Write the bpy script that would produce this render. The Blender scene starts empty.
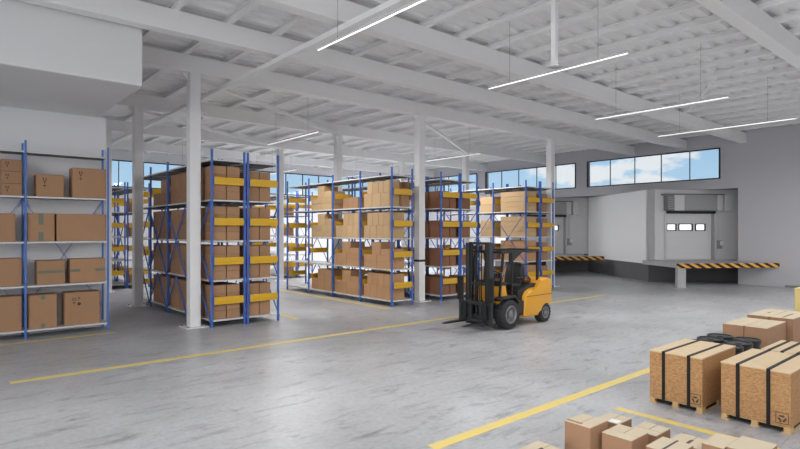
import bpy, bmesh, math, random
from mathutils import Vector, Matrix
rnd = random.Random(7)
C = bpy.context.scene.collection
PI = math.pi

# ------------------------------------------------------------------ camera model (metres; X and Y follow the hall's own grid)
F_PX, HZ, CAM_H = 545.0, 230.5, 2.3
ANG = math.atan(640 / 545)
CA, SA = math.cos(ANG), math.sin(ANG)
FWD = Vector((CA, SA, 0)); RGT = Vector((SA, -CA, 0))
def on_y(u, v, Y):
    t = (u - 400) / F_PX; D = Y / (SA - t * CA)
    return D * (CA + t * SA), CAM_H - (v - HZ) * D / F_PX
def on_x(u, v, X):
    t = (u - 400) / F_PX; D = X / (CA + t * SA)
    return D * (SA - t * CA), CAM_H - (v - HZ) * D / F_PX

# ------------------------------------------------------------------ materials
def new_mat(name):
    m = bpy.data.materials.new(name); m.use_nodes = True
    nt = m.node_tree; return m, nt, nt.nodes['Principled BSDF']
def N(nt, t, **kw):
    n = nt.nodes.new(t)
    for k, v in kw.items():
        if k in n.inputs: n.inputs[k].default_value = v
        else: setattr(n, k, v)
    return n
def plain(name, col, rough=.5, metal=0, noise=.0, nscale=8, bump=0, randv=0, spec=.5):
    m, nt, b = new_mat(name)
    b.inputs['Base Color'].default_value = (*col, 1); b.inputs['Roughness'].default_value = rough
    b.inputs['Metallic'].default_value = metal; b.inputs['Specular IOR Level'].default_value = spec
    if noise or bump or randv:
        tc = N(nt, 'ShaderNodeTexCoord')
        no = N(nt, 'ShaderNodeTexNoise', Scale=nscale, Detail=4.0)
        nt.links.new(tc.outputs['Object'], no.inputs['Vector'])
        if noise or randv:
            hs = N(nt, 'ShaderNodeHueSaturation'); hs.inputs['Color'].default_value = (*col, 1)
            mr = N(nt, 'ShaderNodeMapRange'); mr.inputs['To Min'].default_value = 1 - noise; mr.inputs['To Max'].default_value = 1 + noise
            nt.links.new(no.outputs['Fac'], mr.inputs['Value'])
            out = mr.outputs['Result']
            if randv:
                oi = N(nt, 'ShaderNodeObjectInfo')
                m2 = N(nt, 'ShaderNodeMapRange'); m2.inputs['To Min'].default_value = 1 - randv; m2.inputs['To Max'].default_value = 1 + randv
                nt.links.new(oi.outputs['Random'], m2.inputs['Value'])
                mu = N(nt, 'ShaderNodeMath', operation='MULTIPLY')
                nt.links.new(out, mu.inputs[0]); nt.links.new(m2.outputs['Result'], mu.inputs[1]); out = mu.outputs[0]
            nt.links.new(out, hs.inputs['Value']); nt.links.new(hs.outputs['Color'], b.inputs['Base Color'])
        if bump:
            bp = N(nt, 'ShaderNodeBump', Strength=bump, Distance=.01)
            nt.links.new(no.outputs['Fac'], bp.inputs['Height']); nt.links.new(bp.outputs['Normal'], b.inputs['Normal'])
    return m
def emit(name, col, s):
    m, nt, b = new_mat(name)
    b.inputs['Base Color'].default_value = (*col, 1)
    b.inputs['Emission Color'].default_value = (*col, 1); b.inputs['Emission Strength'].default_value = s
    return m
def concrete():
    m, nt, b = new_mat('polished_concrete')
    tc = N(nt, 'ShaderNodeTexCoord')
    n1 = N(nt, 'ShaderNodeTexNoise', Scale=.35, Detail=8.0, Roughness=.65)
    mp = N(nt, 'ShaderNodeMapping'); mp.inputs['Rotation'].default_value = (0, 0, .5); mp.inputs['Scale'].default_value = (.9, 3.2, 1)
    n2 = N(nt, 'ShaderNodeTexNoise', Scale=1.6, Detail=10.0, Roughness=.75, Distortion=.6)
    n3 = N(nt, 'ShaderNodeTexNoise', Scale=14.0, Detail=6.0, Roughness=.7)
    nt.links.new(tc.outputs['Object'], n1.inputs['Vector']); nt.links.new(tc.outputs['Object'], mp.inputs['Vector'])
    nt.links.new(mp.outputs['Vector'], n2.inputs['Vector']); nt.links.new(tc.outputs['Object'], n3.inputs['Vector'])
    r1 = N(nt, 'ShaderNodeValToRGB')
    r1.color_ramp.elements[0].position = .32; r1.color_ramp.elements[0].color = (.375, .38, .395, 1)
    r1.color_ramp.elements[1].position = .68; r1.color_ramp.elements[1].color = (.55, .56, .585, 1)
    nt.links.new(n1.outputs['Fac'], r1.inputs['Fac'])
    r2 = N(nt, 'ShaderNodeValToRGB')                       # dark scuffs and hairline streaks worn into the floor
    r2.color_ramp.elements[0].position = .30; r2.color_ramp.elements[0].color = (.45, .45, .46, 1)
    r2.color_ramp.elements[1].position = .48; r2.color_ramp.elements[1].color = (1, 1, 1, 1)
    nt.links.new(n2.outputs['Fac'], r2.inputs['Fac'])
    r3 = N(nt, 'ShaderNodeValToRGB')
    r3.color_ramp.elements[0].position = .25; r3.color_ramp.elements[0].color = (.82, .82, .82, 1)
    r3.color_ramp.elements[1].position = .6; r3.color_ramp.elements[1].color = (1.03, 1.03, 1.03, 1)
    nt.links.new(n3.outputs['Fac'], r3.inputs['Fac'])
    a = N(nt, 'ShaderNodeMix', data_type='RGBA', blend_type='MULTIPLY'); a.inputs[0].default_value = 1
    c = N(nt, 'ShaderNodeMix', data_type='RGBA', blend_type='MULTIPLY'); c.inputs[0].default_value = 1
    nt.links.new(r1.outputs[0], a.inputs[6]); nt.links.new(r2.outputs[0], a.inputs[7])
    nt.links.new(a.outputs[2], c.inputs[6]); nt.links.new(r3.outputs[0], c.inputs[7])
    nt.links.new(c.outputs[2], b.inputs['Base Color'])
    mr = N(nt, 'ShaderNodeMapRange'); mr.inputs['To Min'].default_value = .22; mr.inputs['To Max'].default_value = .5
    nt.links.new(n2.outputs['Fac'], mr.inputs['Value']); nt.links.new(mr.outputs['Result'], b.inputs['Roughness'])
    bp = N(nt, 'ShaderNodeBump', Strength=.08, Distance=.01)
    nt.links.new(n3.outputs['Fac'], bp.inputs['Height']); nt.links.new(bp.outputs['Normal'], b.inputs['Normal'])
    b.inputs['Specular IOR Level'].default_value = .33
    return m
def paint_line():
    m, nt, b = new_mat('worn_yellow_floor_paint')
    tc = N(nt, 'ShaderNodeTexCoord'); n = N(nt, 'ShaderNodeTexNoise', Scale=5.0, Detail=8.0, Roughness=.7)
    nt.links.new(tc.outputs['Object'], n.inputs['Vector'])
    r = N(nt, 'ShaderNodeValToRGB')
    r.color_ramp.elements[0].position = .3; r.color_ramp.elements[0].color = (.62, .55, .36, 1)
    r.color_ramp.elements[1].position = .5; r.color_ramp.elements[1].color = (.80, .62, .17, 1)
    nt.links.new(n.outputs['Fac'], r.inputs['Fac']); nt.links.new(r.outputs[0], b.inputs['Base Color'])
    b.inputs['Roughness'].default_value = .5
    return m
def osb():
    m, nt, b = new_mat('strand_board')
    tc = N(nt, 'ShaderNodeTexCoord')
    v = N(nt, 'ShaderNodeTexVoronoi', Scale=62.0); v.inputs['Randomness'].default_value = 1
    mp = N(nt, 'ShaderNodeMapping'); mp.inputs['Scale'].default_value = (1, .6, 1.5); mp.inputs['Rotation'].default_value = (.4, .5, .6)
    n = N(nt, 'ShaderNodeTexNoise', Scale=6.0, Detail=5.0)
    nt.links.new(tc.outputs['Object'], mp.inputs['Vector']); nt.links.new(mp.outputs['Vector'], v.inputs['Vector'])
    nt.links.new(tc.outputs['Object'], n.inputs['Vector'])
    sp = N(nt, 'ShaderNodeSeparateColor'); nt.links.new(v.outputs['Color'], sp.inputs[0])
    r = N(nt, 'ShaderNodeValToRGB')
    r.color_ramp.elements[0].color = (.33, .165, .065, 1); r.color_ramp.elements[1].color = (.49, .275, .115, 1)
    mid = r.color_ramp.elements.new(.5); mid.color = (.42, .225, .09, 1)
    nt.links.new(sp.outputs[0], r.inputs['Fac']); nt.links.new(r.outputs[0], b.inputs['Base Color'])
    b.inputs['Roughness'].default_value = .65
    return m
def hazard():
    m, nt, b = new_mat('hazard_stripes')
    tc = N(nt, 'ShaderNodeTexCoord'); s = N(nt, 'ShaderNodeSeparateXYZ'); nt.links.new(tc.outputs['Object'], s.inputs[0])
    mu = N(nt, 'ShaderNodeMath', operation='MULTIPLY_ADD'); mu.inputs[1].default_value = 1.9
    nt.links.new(s.outputs['Z'], mu.inputs[0]); nt.links.new(s.outputs['X'], mu.inputs[2])
    d = N(nt, 'ShaderNodeMath', operation='MULTIPLY'); d.inputs[1].default_value = 2.35; nt.links.new(mu.outputs[0], d.inputs[0])
    fr = N(nt, 'ShaderNodeMath', operation='FRACT'); nt.links.new(d.outputs[0], fr.inputs[0])
    g = N(nt, 'ShaderNodeMath', operation='GREATER_THAN'); g.inputs[1].default_value = .5; nt.links.new(fr.outputs[0], g.inputs[0])
    mx = N(nt, 'ShaderNodeMix', data_type='RGBA'); mx.inputs[6].default_value = (.012, .012, .014, 1); mx.inputs[7].default_value = (.80, .40, .06, 1)
    nt.links.new(g.outputs[0], mx.inputs[0]); nt.links.new(mx.outputs[2], b.inputs['Base Color']); b.inputs['Roughness'].default_value = .5
    return m
def glass():
    m, nt, b = new_mat('window_glass')
    out = nt.nodes['Material Output']; nt.nodes.remove(b)
    t = N(nt, 'ShaderNodeBsdfTransparent'); t.inputs[0].default_value = (.95, .97, .98, 1)
    g = N(nt, 'ShaderNodeBsdfGlossy'); g.inputs['Roughness'].default_value = .03
    mx = N(nt, 'ShaderNodeMixShader'); mx.inputs[0].default_value = .05
    nt.links.new(t.outputs[0], mx.inputs[1]); nt.links.new(g.outputs[0], mx.inputs[2]); nt.links.new(mx.outputs[0], out.inputs[0])
    return m

M = dict(
    floor=concrete(), line=paint_line(), osb=osb(), hazard=hazard(), glass=glass(),
    facew=plain('dock_face_paint', (.68, .68, .69), .7), owall=plain('office_wall', (.80, .80, .82), .7), wall=plain('painted_wall', (.47, .465, .49), .7, noise=.02, nscale=2),
    post=plain('shelving_blue', (.085, .21, .60), .35), under=plain('shelf_underside_shade', (.13, .125, .12), .6), wall_light=plain('pale_dock_panel', (.90, .90, .91), .6),  # shelf underside is coloured dark to carry the shade below each shelf
    bulk=plain('bulkhead_paint', (.74, .74, .745), .6),
    steel=plain('white_painted_steel', (.84, .835, .835), .5, noise=.02, nscale=3),
    deck=plain('white_roof_deck', (.84, .84, .845), .5),
    plinth_shade=plain('dock_plinth_shade', (.13, .13, .135), .8, noise=.1, nscale=3),
    blue=plain('rack_blue', (.05, .145, .50), .38),
    yellow=plain('rack_yellow', (.72, .42, .022), .4),
    shelf=plain('galvanised_shelf', (.66, .66, .67), .45, noise=.04),
    shelfd=plain('dark_shelf_rim', (.055, .055, .06), .5),
    kraft=plain('kraft_card', (.385, .218, .118), .75, noise=.06, nscale=5, randv=.10),
    kraftl=plain('lit_kraft_card', (.54, .365, .195), .75, noise=.05, nscale=5, randv=.08),  # paler copy of the kraft card: brighter light on these stacks, as colour
    kraftd=plain('brown_kraft_card', (.25, .115, .062), .75, noise=.06, nscale=5, randv=.10),
    kraftg=plain('floor_carton_card', (.345, .195, .11), .75, noise=.05, nscale=6, randv=.06), flap=plain('lit_carton_top', (.62, .52, .37), .6, noise=.06, nscale=6), kraftf=plain('new_kraft_card', (.50, .285, .145), .75, noise=.05, nscale=6, randv=.05),  # floor carton tops paler than their sides: light from above put into colour
    tape=plain('packing_tape', (.05, .03, .018), .5), tapeg=plain('green_grey_tape', (.17, .19, .14), .4),
    ink=plain('printing_ink', (.07, .05, .035), .8), paper=plain('white_paper', (.85, .85, .84), .7),
    ply=plain('plywood_lid', (.66, .50, .31), .6, noise=.07, nscale=7),
    pine=plain('pallet_pine', (.58, .39, .19), .7, noise=.1, nscale=9),
    strap=plain('black_strap', (.014, .014, .015), .6, spec=.25), 
    drum=plain('black_plastic_drum', (.017, .018, .020), .35),
    cream=plain('pale_yellow_board', (.72, .56, .22), .6, noise=.04),
    ftruck=plain('truck_yellow', (.68, .325, .025), .3), fblack=plain('truck_black', (.012, .013, .014), .45),
    fgrey=plain('truck_dark_grey', (.026, .028, .031), .5), rubber=plain('tyre_rubber', (.022, .022, .024), .75, bump=.3, nscale=60),
    rim=plain('wheel_rim', (.24, .24, .25), .4, metal=.6), chrome=plain('chrome', (.6, .6, .62), .2, metal=1),
    vinyl=plain('seat_vinyl', (.014, .014, .016), .5), red=plain('red_lens', (.45, .03, .02), .3), orange=plain('brown_tank', (.10, .032, .018), .35),
    lens=plain('lamp_lens', (.75, .75, .72), .2),
    lampbody=plain('lamp_housing', (.55, .55, .56), .45), lamp=emit('lamp_diffuser', (1, .985, .96), 1.8),
    black=plain('black_frame', (.014, .015, .018), .45), door=plain('dock_door_panel', (.70, .70, .71), .5),
    doorglow=emit('daylit_door_pane', (.98, .99, 1.0), 1.25),
    grey=plain('grey_metal', (.34, .34, .35), .45), greyl=plain('light_grey_metal', (.62, .62, .63), .45), slab=plain('dock_slab', (.42, .42, .425), .6, noise=.05, nscale=3), greyd=plain('mid_grey_metal', (.20, .20, .21), .5),
)

# ------------------------------------------------------------------ mesh builder
class MB:
    def __init__(self): self.bm = bmesh.new()
    def box(self, x0, x1, y0, y1, z0, z1, bev=0, seg=1):
        r = bmesh.ops.create_cube(self.bm, size=1); vs = r['verts']
        for v in vs:
            v.co = Vector(((x0 + x1) / 2 + v.co.x * (x1 - x0), (y0 + y1) / 2 + v.co.y * (y1 - y0), (z0 + z1) / 2 + v.co.z * (z1 - z0)))
        if bev:
            es = list({e for v in vs for e in v.link_edges})
            bmesh.ops.bevel(self.bm, geom=es, offset=bev, segments=seg, affect='EDGES', profile=.5)
        return self
    def bar(self, p0, p1, w, h, up=(0, 0, 1)):
        p0, p1 = Vector(p0), Vector(p1); d = p1 - p0; L = d.length; d.normalize()
        upv = Vector(up)
        if abs(d.dot(upv)) > .98: upv = Vector((1, 0, 0))
        s = d.cross(upv).normalized(); u = s.cross(d).normalized()
        r = bmesh.ops.create_cube(self.bm, size=1)
        for v in r['verts']:
            c = v.co.copy(); v.co = (p0 + p1) / 2 + d * (c.x * L) + s * (c.y * w) + u * (c.z * h)
        return self
    def cyl(self, p0, p1, r0, r1=None, n=16):
        p0, p1 = Vector(p0), Vector(p1); r1 = r0 if r1 is None else r1
        d = p1 - p0; q = Vector((0, 0, 1)).rotation_difference(d.normalized())
        ret = bmesh.ops.create_cone(self.bm, segments=n, radius1=r0, radius2=r1, depth=d.length, cap_ends=True)
        for v in ret['verts']: v.co = (p0 + p1) / 2 + q @ v.co
        return self
    def lathe(self, prof, org, axis=(0, 0, 1), n=24):
        org = Vector(org); q = Vector((0, 0, 1)).rotation_difference(Vector(axis).normalized()); rings = []
        for r, h in prof:
            rings.append([self.bm.verts.new(org + q @ Vector((r * math.cos(2 * PI * k / n), r * math.sin(2 * PI * k / n), h))) for k in range(n)] if r > 1e-6
                         else [self.bm.verts.new(org + q @ Vector((0, 0, h)))])
        for a, b in zip(rings, rings[1:]):
            for k in range(n):
                j = (k + 1) % n
                if len(a) == 1 and len(b) == 1: continue
                if len(a) == 1: self.bm.faces.new((a[0], b[k], b[j]))
                elif len(b) == 1: self.bm.faces.new((a[k], a[j], b[0]))
                else: self.bm.faces.new((a[k], a[j], b[j], b[k]))
        return self
    def prism(self, poly, plane, a, b, bev=0, seg=2):
        def P(p, t): return Vector((p[0], t, p[1])) if plane == 'xz' else Vector((t, p[0], p[1])) if plane == 'yz' else Vector((p[0], p[1], t))
        A = [self.bm.verts.new(P(p, a)) for p in poly]; B = [self.bm.verts.new(P(p, b)) for p in poly]; n = len(poly)
        fs = [self.bm.faces.new(A), self.bm.faces.new(B[::-1])] + [self.bm.faces.new((A[k], B[k], B[(k + 1) % n], A[(k + 1) % n])) for k in range(n)]
        if bev:
            es = list({e for f in fs[:2] for e in f.edges})
            bmesh.ops.bevel(self.bm, geom=es, offset=bev, segments=seg, affect='EDGES', profile=.5)
        return self
    def torus(self, org, axis, R, r, n=24, k=8):
        prof = [(R + r * math.cos(2 * PI * j / k), r * math.sin(2 * PI * j / k)) for j in range(k + 1)]
        return self.lathe(prof, org, axis, n)
    def mesh(self, name, mat, smooth=False):
        bmesh.ops.recalc_face_normals(self.bm, faces=self.bm.faces)
        me = bpy.data.meshes.new(name); self.bm.to_mesh(me); self.bm.free(); me.materials.append(mat)
        if smooth:
            for p in me.polygons: p.use_smooth = True
            try: me.set_sharp_from_angle(angle=math.radians(35))
            except Exception: pass
        return me
def link(name, me, parent=None, loc=(0, 0, 0), rotz=0):
    o = bpy.data.objects.new(name, me); C.objects.link(o)
    o.location = loc; o.rotation_euler = (0, 0, rotz)
    if parent: o.parent = parent
    return o
def obj(name, mb, mat, parent=None, smooth=False, loc=(0, 0, 0)): return link(name, mb.mesh(name, mat, smooth), parent, loc)
def tag(o, label, cat, group=None):
    o['label'] = label; o['category'] = cat
    if group: o['group'] = group
    return o
def thing(name, label, cat, loc=(0, 0, 0), rotz=0, group=None):
    return tag(link(name, None, None, loc, rotz), label, cat, group)
def struct(name, mb, mat, parent=None):
    o = obj(name, mb, mat, parent)
    if not parent: o['kind'] = 'structure'
    return o

# ------------------------------------------------------------------ the hall
XW, YB, ZT = 26.2, 31.0, 6.95
struct('floor', MB().box(-9, 31, -9, 31.4, -.2, 0), M['floor'])
# ribbed roof deck (ribs run along X)
dk = MB(); prof = []
y = -9.0
while y < 31.3:
    prof += [(y, 6.56), (y + .14, 6.56), (y + .18, 6.62), (y + .30, 6.62)]; y += .34
va = [dk.bm.verts.new((-9, p[0], p[1])) for p in prof]; vb = [dk.bm.verts.new((31, p[0], p[1])) for p in prof]
for k in range(len(prof) - 1): dk.bm.faces.new((va[k], vb[k], vb[k + 1], va[k + 1]))
dk.box(-9, 31, -9, 31.4, 6.68, 6.95)
struct('ceiling', dk, M['deck'])
def ibeam(Y, z0=6.03, z1=6.43, x0=-9, x1=XW):
    m = MB().box(x0, x1, Y - .13, Y + .13, z0, z0 + .03).box(x0, x1, Y - .13, Y + .13, z1 - .03, z1).box(x0, x1, Y - .02, Y + .02, z0 + .03, z1 - .03)
    m.box(x0, x1, Y - .13, Y - .11, z0 + .03, z1 - .03)
    struct('ceiling_beam', m, M['steel'])
BY = [-1.2, 3.5, 8.2, 10.62, 13.09, 17.81, 22.53, 27.25]
for Y in BY: ibeam(Y)
pm = MB().box(-.06, .06, -9, 31, 6.43, 6.45).box(-.06, .06, -9, 31, 6.54, 6.56).box(-.02, .02, -9, 31, 6.45, 6.54).mesh('ceiling_purlin', M['steel'])
for k in range(-6, 26):
    link('ceiling_purlin', pm, None, (k * 1.04 + .3, 0, 0))['kind'] = 'structure'
def rod(a, b, z=6.0, w=.09):
    struct('ceiling_brace', MB().bar((*a, z), (*b, z), w, w), M['steel'])
cx = [4.69, 11.99, 19.29]
rod((cx[0], 13.2), (cx[1], 17.7)); rod((cx[1], 13.2), (cx[2], 17.7)); rod((cx[0], 17.9), (cx[1], 22.4)); rod((14.98, 5.44), (17.85, 7.13), 6.0, .07)
rod((cx[0], 17.7), (6.3, 16.7), 5.95, .07)
struct('ceiling_rail', MB().box(5.48, 5.60, 3.6, 30.9, 5.86, 5.875).box(5.48, 5.495, 3.6, 30.9, 5.875, 5.96).box(5.585, 5.60, 3.6, 30.9, 5.875, 5.96), M['steel'])
# walls
struct('wall_back', MB().box(3.13, 31, YB, YB + .3, 0, 4.55).box(3.13, 31, YB, YB + .3, 5.96, ZT).box(3.13, 3.6, YB, YB + .3, 4.55, 5.96).box(25.4, 31, YB, YB + .3, 4.55, 5.96), M['owall'])
struct('wall_office', MB().box(-9, 3.13, 14.6, 31.3, 0, 5.0), M['owall'])
struct('wall_bulkhead', MB().box(-9, 2.95, 10.9, 31.3, 5.0, 6.66, bev=.015), M['bulk'])
struct('wall_left', MB().box(-9.3, -9, 5.0, 31.3, 0, ZT).box(-9.3, -9, -9.3, 5.0, 0, .3), M['wall'])  # unseen wall, its open stretch sized to keep daylight off the left shelving
struct('wall_front', MB().box(-9, 31, -9.3, -9, 0, ZT), M['wall'])
# wall with the band of windows; below it the saw-tooth of loading docks
WIN = [(9.09, 15.52), (16.17, 22.52), (23.2, 29.6)]
w = MB().box(XW, XW + .3, -9, YB + .3, 5.94, ZT).box(XW, XW + .3, -9, YB + .3, 4.13, 4.57)
edges = [-9] + [q for a in WIN for q in a] + [YB + .3]
for k in range(0, len(edges), 2): w.box(XW, XW + .3, edges[k], edges[k + 1], 4.57, 5.94)
w.box(XW, XW + .3, -9, 8.4, 0, 4.13).box(XW + .3, XW + 3, 8.1, 8.4, 0, 4.13)
w.box(XW, XW + .3, 19.6, YB + .3, 0, 4.13)
struct('wall_right', w, M['wall'])
struct('trim_1', MB().box(XW - .012, XW, -9, 6.7, 0, .09), M['greyd'])
def window(n, horiz, a0, a1, z0, z1, panes, at):
    f = MB()
    def B(p, q, r, s, t=.03):
        if horiz == 'y': f.box(at - t, at + .06, p, q, r, s)
        else: f.box(p, q, at - t, at + .1, r, s)
    B(a0, a1, z0, z0 + .05); B(a0, a1, z1 - .05, z1)
    B(a0, a0 + .06, z0, z1); B(a1 - .06, a1, z0, z1)
    for k in range(1, panes):
        c = a0 + (a1 - a0) * k / panes; B(c - .015, c + .015, z0, z1, -.01)
    fo = struct('window_%d' % n, f, M['black'])
    for k in range(panes):
        p, q = a0 + (a1 - a0) * k / panes, a0 + (a1 - a0) * (k + 1) / panes
        g = MB()
        if horiz == 'y': g.box(at + .05, at + .06, p, q, z0, z1)
        else: g.box(p, q, at + .05, at + .06, z0, z1)
        obj('window_pane', g, M['glass'], fo)
for n, (a, b) in enumerate(WIN): window(n + 1, 'y', a, b, 4.57, 5.94, 5, XW)
window(4, 'x', 3.6, 25.4, 4.55, 5.96, 18, YB)

# ------------------------------------------------------------------ saw-tooth docks
e1a, e2a = math.radians(84.6), math.radians(-5.4)
e1 = FWD * math.cos(e1a) + RGT * math.sin(e1a)
DROT = math.atan2(e1.y, e1.x)
P0 = FWD * 21.8 + RGT * (277 / 545 * 21.8)
def door_px(u):                                     # distance along the dock face for a picture column, on the door plane (local y = yd)
    t = (u - 400) / F_PX; e2 = FWD * math.cos(e2a) + RGT * math.sin(e2a)
    q = P0 + e2 * YD; a = q.dot(RGT) - t * q.dot(FWD); b = e1.dot(RGT) - t * e1.dot(FWD)
    return -a / b
YD = 2.6
def dock(n, dy, which, lab_door, lab_plat, full):
    loc = (P0.x, P0.y + dy, 0)
    # platform
    x_end = (XW - P0.x) / e1.x
    pl = thing('loading_platform', lab_plat, 'loading platform', loc, DROT)
    # slab polygon in local coordinates: front edge, wall side, door face, open side
    yw = (8.05 - 6.77); wy = (e1.y, e1.x)                # the room's wall seen from the platform: world Y in local axes
    q1 = (x_end - .03 + yw * wy[0], yw * wy[1]); r1 = (YD - .02 - q1[1])
    obj('slab', MB().prism([(0, .03), (x_end - .03, .03), q1, (q1[0] + .8, YD - .02), (0, YD - .02)], 'xy', .80, .98), M['slab'], pl)
    obj('hazard_edge', MB().box(0, x_end - .02, 0, .03, .79, .975), M['hazard'], pl)
    obj('support_post', MB().box(.06, .42, .05, .22, 0, .80, bev=.01).box(.03, .45, .04, .25, 0, .02), M['slab'], pl)
    # dock walls: return face, door face, plinth below, coloured dark for the shade under the slab
    zf = 4.13
    x0, x1 = door_px(665), door_px(714)
    ws = MB().box(.3, .6, YD, YD + 6.15, .80, zf)
    o = struct('wall_dock_return_%d' % n, ws, M['wall_light']); o.location = loc; o.rotation_euler = (0, 0, DROT)
    wf = MB().box(.6, x0, YD, YD + .25, .98, zf).box(x1, 6.2, YD, YD + .25, .98, zf).box(x0, x1, YD, YD + .25, 3.13, zf)
    wf.box(.3, .6, YD - .0, YD + .2, .98, zf)
    o = struct('wall_dock_face_%d' % n, wf, M['facew']); o.location = loc; o.rotation_euler = (0, 0, DROT)
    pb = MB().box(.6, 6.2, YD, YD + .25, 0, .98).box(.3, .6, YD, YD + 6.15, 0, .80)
    o = struct('wall_dock_plinth_%d' % n, pb, M['plinth_shade']); o.location = loc; o.rotation_euler = (0, 0, DROT)
    lid = MB().box(.3, 6.2, YD, YD + 6.3, zf, zf + .05)  # lid out of view, added to stop light leaking in
    o = struct('ceiling_dock_%d' % n, lid, M['wall']); o.location = loc; o.rotation_euler = (0, 0, DROT)
    # door
    d = link('door_%d' % n, MB().box(x0, x1, YD + .05, YD + .12, .98, 3.13).mesh('door', M['door']), None, loc, DROT); d['kind'] = 'structure'
    for k in range(1, 4):
        obj('panel_seam', MB().box(x0 + .08, x1 - .12, YD + .044, YD + .05, .98 + k * .52, .99 + k * .52), M['greyl'], d)
    for (ua, ub) in [(666.9, 677), (679, 693.2), (695.8, 706)]:
        a, b = door_px(ua), door_px(ub); zz0, zz1 = 2.28, 2.61
        fr = obj('door_window', MB().box(a, b, YD + .02, YD + .05, zz0, zz0 + .04).box(a, b, YD + .02, YD + .05, zz1 - .04, zz1).box(a, a + .04, YD + .02, YD + .05, zz0, zz1).box(b - .07, b, YD + .02, YD + .05, zz0, zz1), M['black'], d)
        obj('window_pane', MB().box(a + .03, b - .05, YD + .035, YD + .05, zz0 + .03, zz1 - .03), M['doorglow'], fr)
    obj('door_track', MB().box(x0 - .05, x0 + .05, YD - .06, YD + .05, .98, 3.1), M['greyl'], d)
    obj('door_track', MB().box(x1 - .10, x1 - .0, YD - .02, YD + .05, .98, 3.1), M['grey'], d)
    obj('door_track', MB().box(x1, x1 + .07, YD - .08, YD + .05, .98, 3.1), M['greyl'], d)
    obj('top_seal', MB().box(x0 + .06, x1, YD - .12, YD + .05, 3.06, 3.17), M['black'], d)
    # shutter housing above the door
    h = thing('shutter_housing', 'grey metal shutter housing mounted above the %s dock door' % which, 'shutter housing', loc, DROT)
    hx = [door_px(q) for q in (663.5, 670, 680, 712.5, 718, 720, 728)]
    z0, z1, dp = 3.19, 3.88, .34
    obj('grille', MB().box(hx[0], hx[1], YD - dp, YD, z0, z1, bev=.01), M['greyd'], h)
    for k in range(6): obj('louvre', MB().box(hx[0] + .03, hx[1] - .03, YD - dp - .012, YD - dp, z0 + .06 + k * .1, z0 + .1 + k * .1), M['grey'], h)
    obj('end_panel', MB().box(hx[1], hx[2], YD - dp - .01, YD, z0, z1, bev=.01), M['greyl'], h)
    obj('casing', MB().box(hx[2], hx[3], YD - dp, YD, z0, z1, bev=.015), M['grey'], h)
    obj('end_panel', MB().box(hx[3], hx[4], YD - dp - .01, YD, z0, z1, bev=.01), M['greyl'], h)
    obj('motor_box', MB().box(hx[5], hx[6], YD - dp, YD, z0 - .02, z1 + .02, bev=.02), M['greyl'], h)
    obj('top_rail', MB().box(hx[0] - .12, hx[4] + .05, YD - dp - .03, YD, z1, z1 + .06), M['greyd'], h)
    # control box
    cb = thing('control_box', 'small grey control box on the wall right of the %s dock door' % which, 'control box', loc, DROT)
    xa, xb = door_px(716), door_px(720.5)
    obj('casing', MB().box(xa, xb, YD - .12, YD - .003, 1.48, 1.85, bev=.01), M['grey'], cb)
    obj('cover', MB().box(xa + .1, xb + .02, YD - .16, YD - .12, 1.62, 1.82, bev=.008), M['paper'], cb)
    obj('conduit', MB().cyl(((xa + xb) / 2, YD - .03, 1.85), ((xa + xb) / 2, YD - .03, 3.16), .018, n=8), M['greyl'], cb)
dock(1, 0, 'right-hand', '', 'raised loading platform with hazard-striped edge below the right-hand dock door', True)
dock(2, 7.65, 'far left', '', 'raised loading platform with hazard-striped edge partly hidden behind the rightmost rack', False)

struct('wall_dock_outer', MB().box(XW + 4.2, XW + 4.4, 7.0, YB + .3, 0, 4.3), M['wall'])  # unseen wall added behind the docks to block stray sky light
struct('ceiling_dock', MB().box(XW + .3, XW + 4.4, 7.0, YB + .3, 4.2, 4.3), M['wall'])  # unseen cover added over the dock recess against light leaks
# ------------------------------------------------------------------ columns
COLS = {(0, 0): 'tall white steel column in the left foreground, beside the nearest pallet rack',
        (0, 1): 'second white column from the left, between the wall shelving and the foreground column',
        (0, 2): 'narrow column farthest left, half hidden just right of the wall shelving',
        (1, 0): 'white column between the stepped-stack rack and the rack behind the mast',
        (1, 1): 'white column rising behind the third bay of the stepped-stack rack',
        (1, 2): 'slim white column seen left of the stepped-stack rack',
        (2, 0): 'white column at the right end of the racks, near the dock doors',
        (2, 1): 'far white column above the forklift, behind the brown-box rack',
        (2, 2): 'most distant white column, seen above the central racks'}
CYS = [12.95, 17.67, 22.39]
for (i, j), lab in COLS.items():
    X, Y = cx[i] - .14 + (.18 if (i, j) == (0, 2) else 0), CYS[j]
    t = thing('steel_column', lab, 'column', (X + .14, Y + .14, 0), 0, 'white steel columns')
    m = MB().box(-.14, .115, -.14, .115, .022, 6.03, bev=.012)
    obj('shaft', m, M['steel'], t)
    obj('base_plate', MB().box(-.27, .27, -.27, .27, 0, .022, bev=.004), M['steel'], t)
    for sx in (-1, 1):
        for sy in (-1, 1): obj('bolt', MB().cyl((sx * .21, sy * .21, .022), (sx * .21, sy * .21, .05), .022, n=6), M['greyd'], t)
    obj('cap_bracket', MB().prism([(-.14, 5.84), (-.3, 6.03), (-.14, 6.03)], 'xz', -.02, .02), M['steel'], t)
    if (i, j) == (1, 0): obj('clamp', MB().box(-.15, .12, -.155, .1, 1.29, 1.36, bev=.005), M['fblack'], t)

# ------------------------------------------------------------------ painted lines
def line(x0, x1, y0, y1): struct('floor_marking', MB().box(x0, x1, y0, y1, 0, .003), M['line'])
line(.85, 18.2, 10.0, 10.15); line(4.0, 9.3, 4.10, 4.25); line(6.65, 6.77, 1.0, 3.56)
line(10.02, 10.22, 12.3, 19.3); line(7.08, 7.24, 12.5, 14.4); line(-1.0, 3.1, 13.48, 13.61)

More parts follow.
